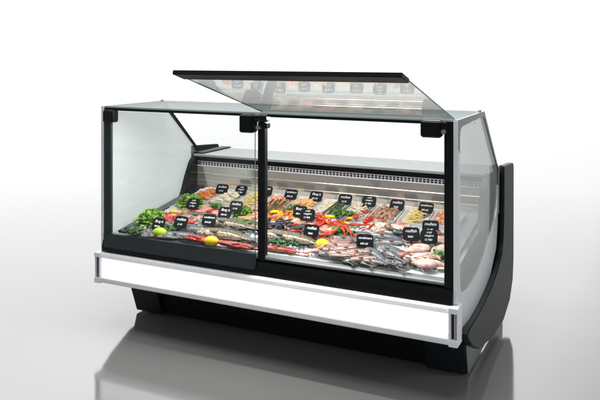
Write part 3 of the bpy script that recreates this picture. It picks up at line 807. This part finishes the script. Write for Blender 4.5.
# mussels heap
rnd = random.Random(5)
for k in range(30):
    u, v_ = rnd.uniform(263,306), 0; v_ = 229+(u-263)*.12+rnd.uniform(-4,6)
    item('mussel', at(u,v_), rnd.uniform(0,360), 'dark mussel in the heap behind the big grey trout', 'mussel', 'mussels heaped behind the big trout', lift=I+rnd.uniform(0,.02), tilt=(rnd.uniform(-25,25),rnd.uniform(-25,25)))
for k, (u,v_) in enumerate(((134,233),(143,236),(137,229),(150,233),(165,232))):
    item('oyster', at(u,v_), rnd.uniform(0,360), 'dark oyster on the ice in front of the front lettuce', 'oyster', 'oysters in the front left corner', lift=I)
# raw meats at left middle
for k in range(52):
    u = rnd.uniform(164,224); v_ = 228-(u-168)*.12+rnd.uniform(-11,4)
    if rnd.random() < .5: item('tuna', at(u,v_), rnd.uniform(0,180), 'dark red tuna piece in the heap on the left between the lettuces', 'tuna', 'tuna pieces heaped on the left', lift=I+rnd.uniform(.0,.018), tilt=(rnd.uniform(-15,15),rnd.uniform(-15,15)), scale=.8)
    else: item('pinkmeat', at(u,v_), rnd.uniform(0,180), 'pink fish steak in the heap on the left between the lettuces', 'fish steak', 'fish steaks heaped on the left', lift=I+rnd.uniform(.0,.018), tilt=(rnd.uniform(-15,15),rnd.uniform(-15,15)), scale=.8)
for k in range(7):
    u = 200+k*7; item('white', at(u, 210+k*.6), rnd.uniform(-25,25)+90, 'pale fillet lying in front of the leftmost trays', 'fillet', 'pale fillets in front of the left trays', lift=I+.004*(k%3), scale=.75)
for (u,v_) in ((250,216),(256,220),(247,222),(240,212),(255,212)):
    item('salmon', at(u,v_), rnd.uniform(-30,30), 'salmon fillet just left of the middle upright', 'fillet', 'salmon fillets left of the upright', lift=I+rnd.uniform(0,.012), scale=.6)
# prawns by the upright
for k in range(26):
    u = rnd.uniform(262,300); v_ = 217+(u-262)*.06+rnd.uniform(-5,6)
    item('prawn', at(u,v_), rnd.uniform(0,360), 'orange cooked prawn in the heap right of the middle upright', 'prawn', 'cooked prawns right of the upright', lift=I+rnd.uniform(0,.022), tilt=(rnd.uniform(-25,25),rnd.uniform(-25,25)), scale=.9)
# salmon and white fillets fanned out
for k in range(12):
    u = 288+k*4.6; item('salmon' if k % 2 else 'white', at(u, 222.5+k*.95), 68+rnd.uniform(-8,8), 'salmon fillet fanned out behind the mussels' if k % 2 else 'white fillet fanned out behind the mussels', 'fillet', 'salmon fillets fanned behind mussels' if k % 2 else 'white fillets fanned behind mussels', lift=I+.006, tilt=(0,0), scale=.8)
for k in range(12):
    u = rnd.uniform(320,352); v_ = 227+(u-320)*.32+rnd.uniform(-3,3)
    item('crableg', at(u,v_), -28+rnd.uniform(-14,14), 'bright red crab leg in the bundle right of the stacked price tags', 'crab leg', 'crab legs right of the stacked tags', lift=I+rnd.uniform(.01,.03), scale=.95)
for (u,v_) in ((309,224),(302,228),(316,234)):
    item('langoustine', at(u,v_), -60, 'red langoustine lying over the fanned fillets', 'langoustine', 'langoustines over the fillets', lift=I+.02)
for k in range(14):
    u = rnd.uniform(352,372); v_ = 225+rnd.uniform(-4,6)
    if k < 5: item('tomato', at(u,v_), 0, 'red cherry tomato right of the green herb bunch', 'tomato', 'cherry tomatoes behind the grey fish', lift=I+rnd.uniform(.006,.02))
    else: item('langoustine', at(u,v_), rnd.uniform(0,360), 'red crayfish in the heap right of the herb bunch', 'crayfish', 'crayfish behind the grey fish', lift=I+rnd.uniform(0,.02), scale=.6)
for k in range(26):
    u = rnd.uniform(370,408); v_ = 231+(u-370)*.1+rnd.uniform(-5,6)
    kd, lab, cat = (('white','white fillet piece in the pile behind the grey fish heap','fillet'),('pinkmeat','pink fish steak in the pile behind the grey fish heap','fish steak'),('clam','ribbed clam shell in the pile behind the grey fish heap','clam'))[k % 3]
    item(kd, at(u,v_), rnd.uniform(0,180), lab, cat, cat+' pieces behind the grey fish heap', lift=I+rnd.uniform(0,.018), tilt=(rnd.uniform(-15,15),rnd.uniform(-15,15)), scale=.7 if kd != 'clam' else .9)
for k in range(24):
    u = rnd.uniform(408,446); v_ = 239+(u-408)*.14+rnd.uniform(-6,8)
    kd, lab, cat = (('pinkmeat','pink fish steak in the pile at the right end','fish steak'),('clam','ribbed clam shell in the pile at the right end','clam'),('rawprawn','raw pink prawn in the pile at the right end','prawn'))[k % 3]
    item(kd, at(u,v_), rnd.uniform(0,360), lab, cat, cat+' pile at the right end', lift=I+rnd.uniform(0,.018), tilt=(rnd.uniform(-15,15),rnd.uniform(-15,15)), scale=.75)
for k in range(14):
    u = rnd.uniform(402,442); v_ = 262+(u-402)*.12+rnd.uniform(-8,5)
    item('rawprawn', at(u,v_), rnd.uniform(0,360), 'raw prawn scattered between the squid on the right', 'prawn', 'raw prawns between the squid', lift=I+rnd.uniform(0,.02), scale=.8)
for k in range(9):
    u = 308+k*3; item('tunastrip', at(u+8, 238+k*1.2), 40+rnd.uniform(-15,15), 'dark red fish strip beside the second lemon', 'fish strip', 'dark fish strips beside the second lemon', lift=I, scale=.7)

# ------------------------------------------------------------------ price tags
_txt = {}
def text_mesh(s, size):
    if (s, size) not in _txt:
        c = bpy.data.curves.new('t', 'FONT'); c.body = s; c.size = size; c.shear = .25; c.align_x = 'CENTER'; c.align_y = 'CENTER'; c.extrude = .0004; c.offset = .0001; c.resolution_u = 3
        o = bpy.data.objects.new('t', c); col.objects.link(o); dg = bpy.context.evaluated_depsgraph_get()
        me = bpy.data.meshes.new_from_object(o.evaluated_get(dg)); bpy.data.objects.remove(o); me.materials.clear(); me.materials.append(M['chalk'])
        _txt[(s, size)] = me
    return _txt[(s, size)]
W, H = .084, .066
def tag_maker():
    root = empty('price_tag')
    pl = rounded([(-W/2,-H/2),(W/2,-H/2),(W/2,H/2),(-W/2,H/2)], .019, 5); mb = MB()
    mb.loft([[(p[0],-.0015,p[1]) for p in pl], [(p[0],.0015,p[1]) for p in pl]])
    mb.build('slate', M['tag'], root)
    mb = MB(); mb.tube([(0,.003,-.012),(0,.003,-.075)], .0028, 8); mb.build('stem', M['tag'], root)
    MB().box(-.012,.012,.0016,.006,-.020,-.004).build('clip', M['tag'], root)
    return root
TT = {'a': (['Bang it'],'800 00'), 'b': (['mullets'],'12 90'), 'c': (['carabiners'],'890 00'), 'd': (['crab','rangers'],'12 900'), 'e': (['redfish'],'9000')}
tags = [ # u, v, text, label
 (222,189,'b','leftmost of the back row, above the leftmost tray'), (241,190.5,'d','second in the back row, above the scallop tray'),
 (266,191,'e','third in the back row, half behind the middle upright'), (291,194.5,'c','fourth in the back row, just right of the upright'),
 (316,196.5,'a','fifth in the back row, above the orange ring tray'), (345,199.5,'b','sixth in the back row, above the green spears'),
 (369,201.5,'d','seventh in the back row, above the cream strands'), (397,205,'e','eighth in the back row, above the brown mussel meats'),
 (426,208,'c','rightmost of the back row, above the ninth tray'),
 (193,204,'d','standing by the rear lettuce at the left end'), (236,206.5,'b','middle left, behind another tag near the upright'),
 (225,212.5,'a','middle left, between the trout and the trays'), (300,211.5,'a','right half, mostly hidden by another before the fifth tray'),
 (307.5,215,'d','right half, in front of a hidden one before the fifth tray'), (365,241,'c','standing in the small silver fish right of centre'),
 (411,234,'e','left of the stacked pair at the right end'), (430.5,227,'b','upper tag of the stacked pair at the right end'),
 (429,237,'d','lower front tag of the stacked pair at the right end'), (158.5,224,'a','leftmost of the front row, before the front lettuce'),
 (181,222,'b','second of the front row, above the lime'), (209,220,'c','third of the front row, above the yellow lemon'),
 (311.5,231,'e','front row, in the mussels behind the second lemon')]
for i, (u, v_, tx, lab) in enumerate(tags):
    o = get('price_tag', tag_maker); h = .075 if i > 8 else .060
    if (u, v_) == (300,211.5): h = .068
    p = at(u, v_, h)
    rz = random.Random(i).uniform(-5,5)
    if u in (307.5, 411, 429, 430.5, 365): rz += 14
    o.matrix_basis = Matrix.Translation(p) @ Matrix.Rotation(R(rz), 4, 'Z') @ Matrix.Rotation(R(-(36 if i < 9 else 30 if u < 260 else 22)), 4, 'X')
    lines, pr = TT[tx]
    tag(o, f'black slate price tag {lab}', 'price tag', 'black price tags stuck in the food')
    y = .014 if len(lines) == 1 else .022
    for s in lines:
        q = bpy.data.objects.new('lettering', text_mesh(s, (.0145 if len(lines) > 1 else .0205) if len(s) < 8 else .0165)); col.objects.link(q); q.parent = o
        q.rotation_euler = (R(90),0,0); q.location = (0,-.0022,y); y -= .0155
    q = bpy.data.objects.new('lettering', text_mesh(pr, .0135)); col.objects.link(q); q.parent = o
    q.rotation_euler = (R(90),0,0); q.location = (-.004,-.0022,-.014)

# ------------------------------------------------------------------ floor
m, t, b = nt('studio floor')
n1 = tex(t, 1.2, 2)
t.links.new(ramp(t, n1, [(.3,(.195,.192,.190)), (.7,(.207,.204,.202))]), b.inputs['Base Color'])
b.inputs['Roughness'].default_value = .085; b.inputs['IOR'].default_value = 3.0
mb = MB(); mb.add([(-400,-60,0),(400,-60,0),(400,700,0),(-400,700,0)], [(0,1,2,3)])
tag(mb.build('floor', m), kind='structure')

# ------------------------------------------------------------------ world: a studio, bright behind the counter and dim behind the camera
w = bpy.data.worlds.new('World'); sc.world = w; w.use_nodes = True; t = w.node_tree; bg = t.nodes['Background']
tc = t.nodes.new('ShaderNodeTexCoord'); dt = t.nodes.new('ShaderNodeVectorMath'); dt.operation = 'DOT_PRODUCT'
a = YAW+R(18); dt.inputs[1].default_value = (-math.sin(a), math.cos(a), 0)
t.links.new(tc.outputs['Generated'], dt.inputs[0])
mr = t.nodes.new('ShaderNodeMapRange'); mr.inputs[1].default_value = -1; mr.inputs[2].default_value = 1
t.links.new(dt.outputs['Value'], mr.inputs[0])
rp = ramp(t, mr.outputs[0], [(.0,(.03,.03,.03)), (.4,(.10,.10,.10)), (.6,(.30,.30,.30)), (.78,(.46,.46,.46)), (.84,(.62,.62,.62)), (.872,(.95,.95,.95)), (.93,(1,1,1))])
sz = t.nodes.new('ShaderNodeSeparateXYZ'); t.links.new(tc.outputs['Generated'], sz.inputs[0])
rz_ = ramp(t, sz.outputs[2], [(.0,(.82,.82,.82)), (.04,(.76,.76,.76)), (.09,(.80,.80,.80)), (.17,(.99,.99,.99)), (.42,(.82,.82,.82)), (.8,(.42,.42,.42))])
t.links.new(mix_rgb(t, 1.0, rp, rz_, 'MULTIPLY'), bg.inputs[0]); bg.inputs[1].default_value = 2.2

def area(name, loc, rot, sx, sy, power, c=(1,1,1)):
    l = bpy.data.lights.new(name, 'AREA'); l.shape = 'RECTANGLE'; l.size = sx; l.size_y = sy; l.energy = power; l.color = c
    o = bpy.data.objects.new(name, l); col.objects.link(o); o.location = loc; o.rotation_euler = [R(q) for q in rot]; return o
area('overhead_softbox', (-1.0, -.4, 4.2), (0,0,0), 3.5, 2.0, 150, (1,.99,.97))
area('under_roof_fill', (-.96, .06, 1.205), (-18,0,0), 1.60, .03, 19, (1,.98,.95))  # unseen fill light added under the roof to brighten food and interior
area('front_softbox', (1.5, -4.5, 3.6), (55,0,18), 1.5, 1.2, 45)
area('side_fill', (4.2, .9, 2.2), (0,65,0), 1.6, 1.6, 60)  # added fill out of view, lifts the right end panel

# ------------------------------------------------------------------ camera
cd = bpy.data.cameras.new('camera'); cam = bpy.data.objects.new('camera', cd); col.objects.link(cam); sc.camera = cam
cam.location = CAM; cam.rotation_euler = (R(90), 0, YAW)
cd.sensor_width = 36; cd.lens = F/600*36; cd.shift_y = -(200-YH)/600; cd.clip_end = 2000
sc.view_settings.view_transform = 'Standard'; sc.view_settings.look = 'None'; sc.view_settings.exposure = 0; sc.view_settings.gamma = 1
sc.cycles.transparent_max_bounces = 24; sc.cycles.max_bounces = 10
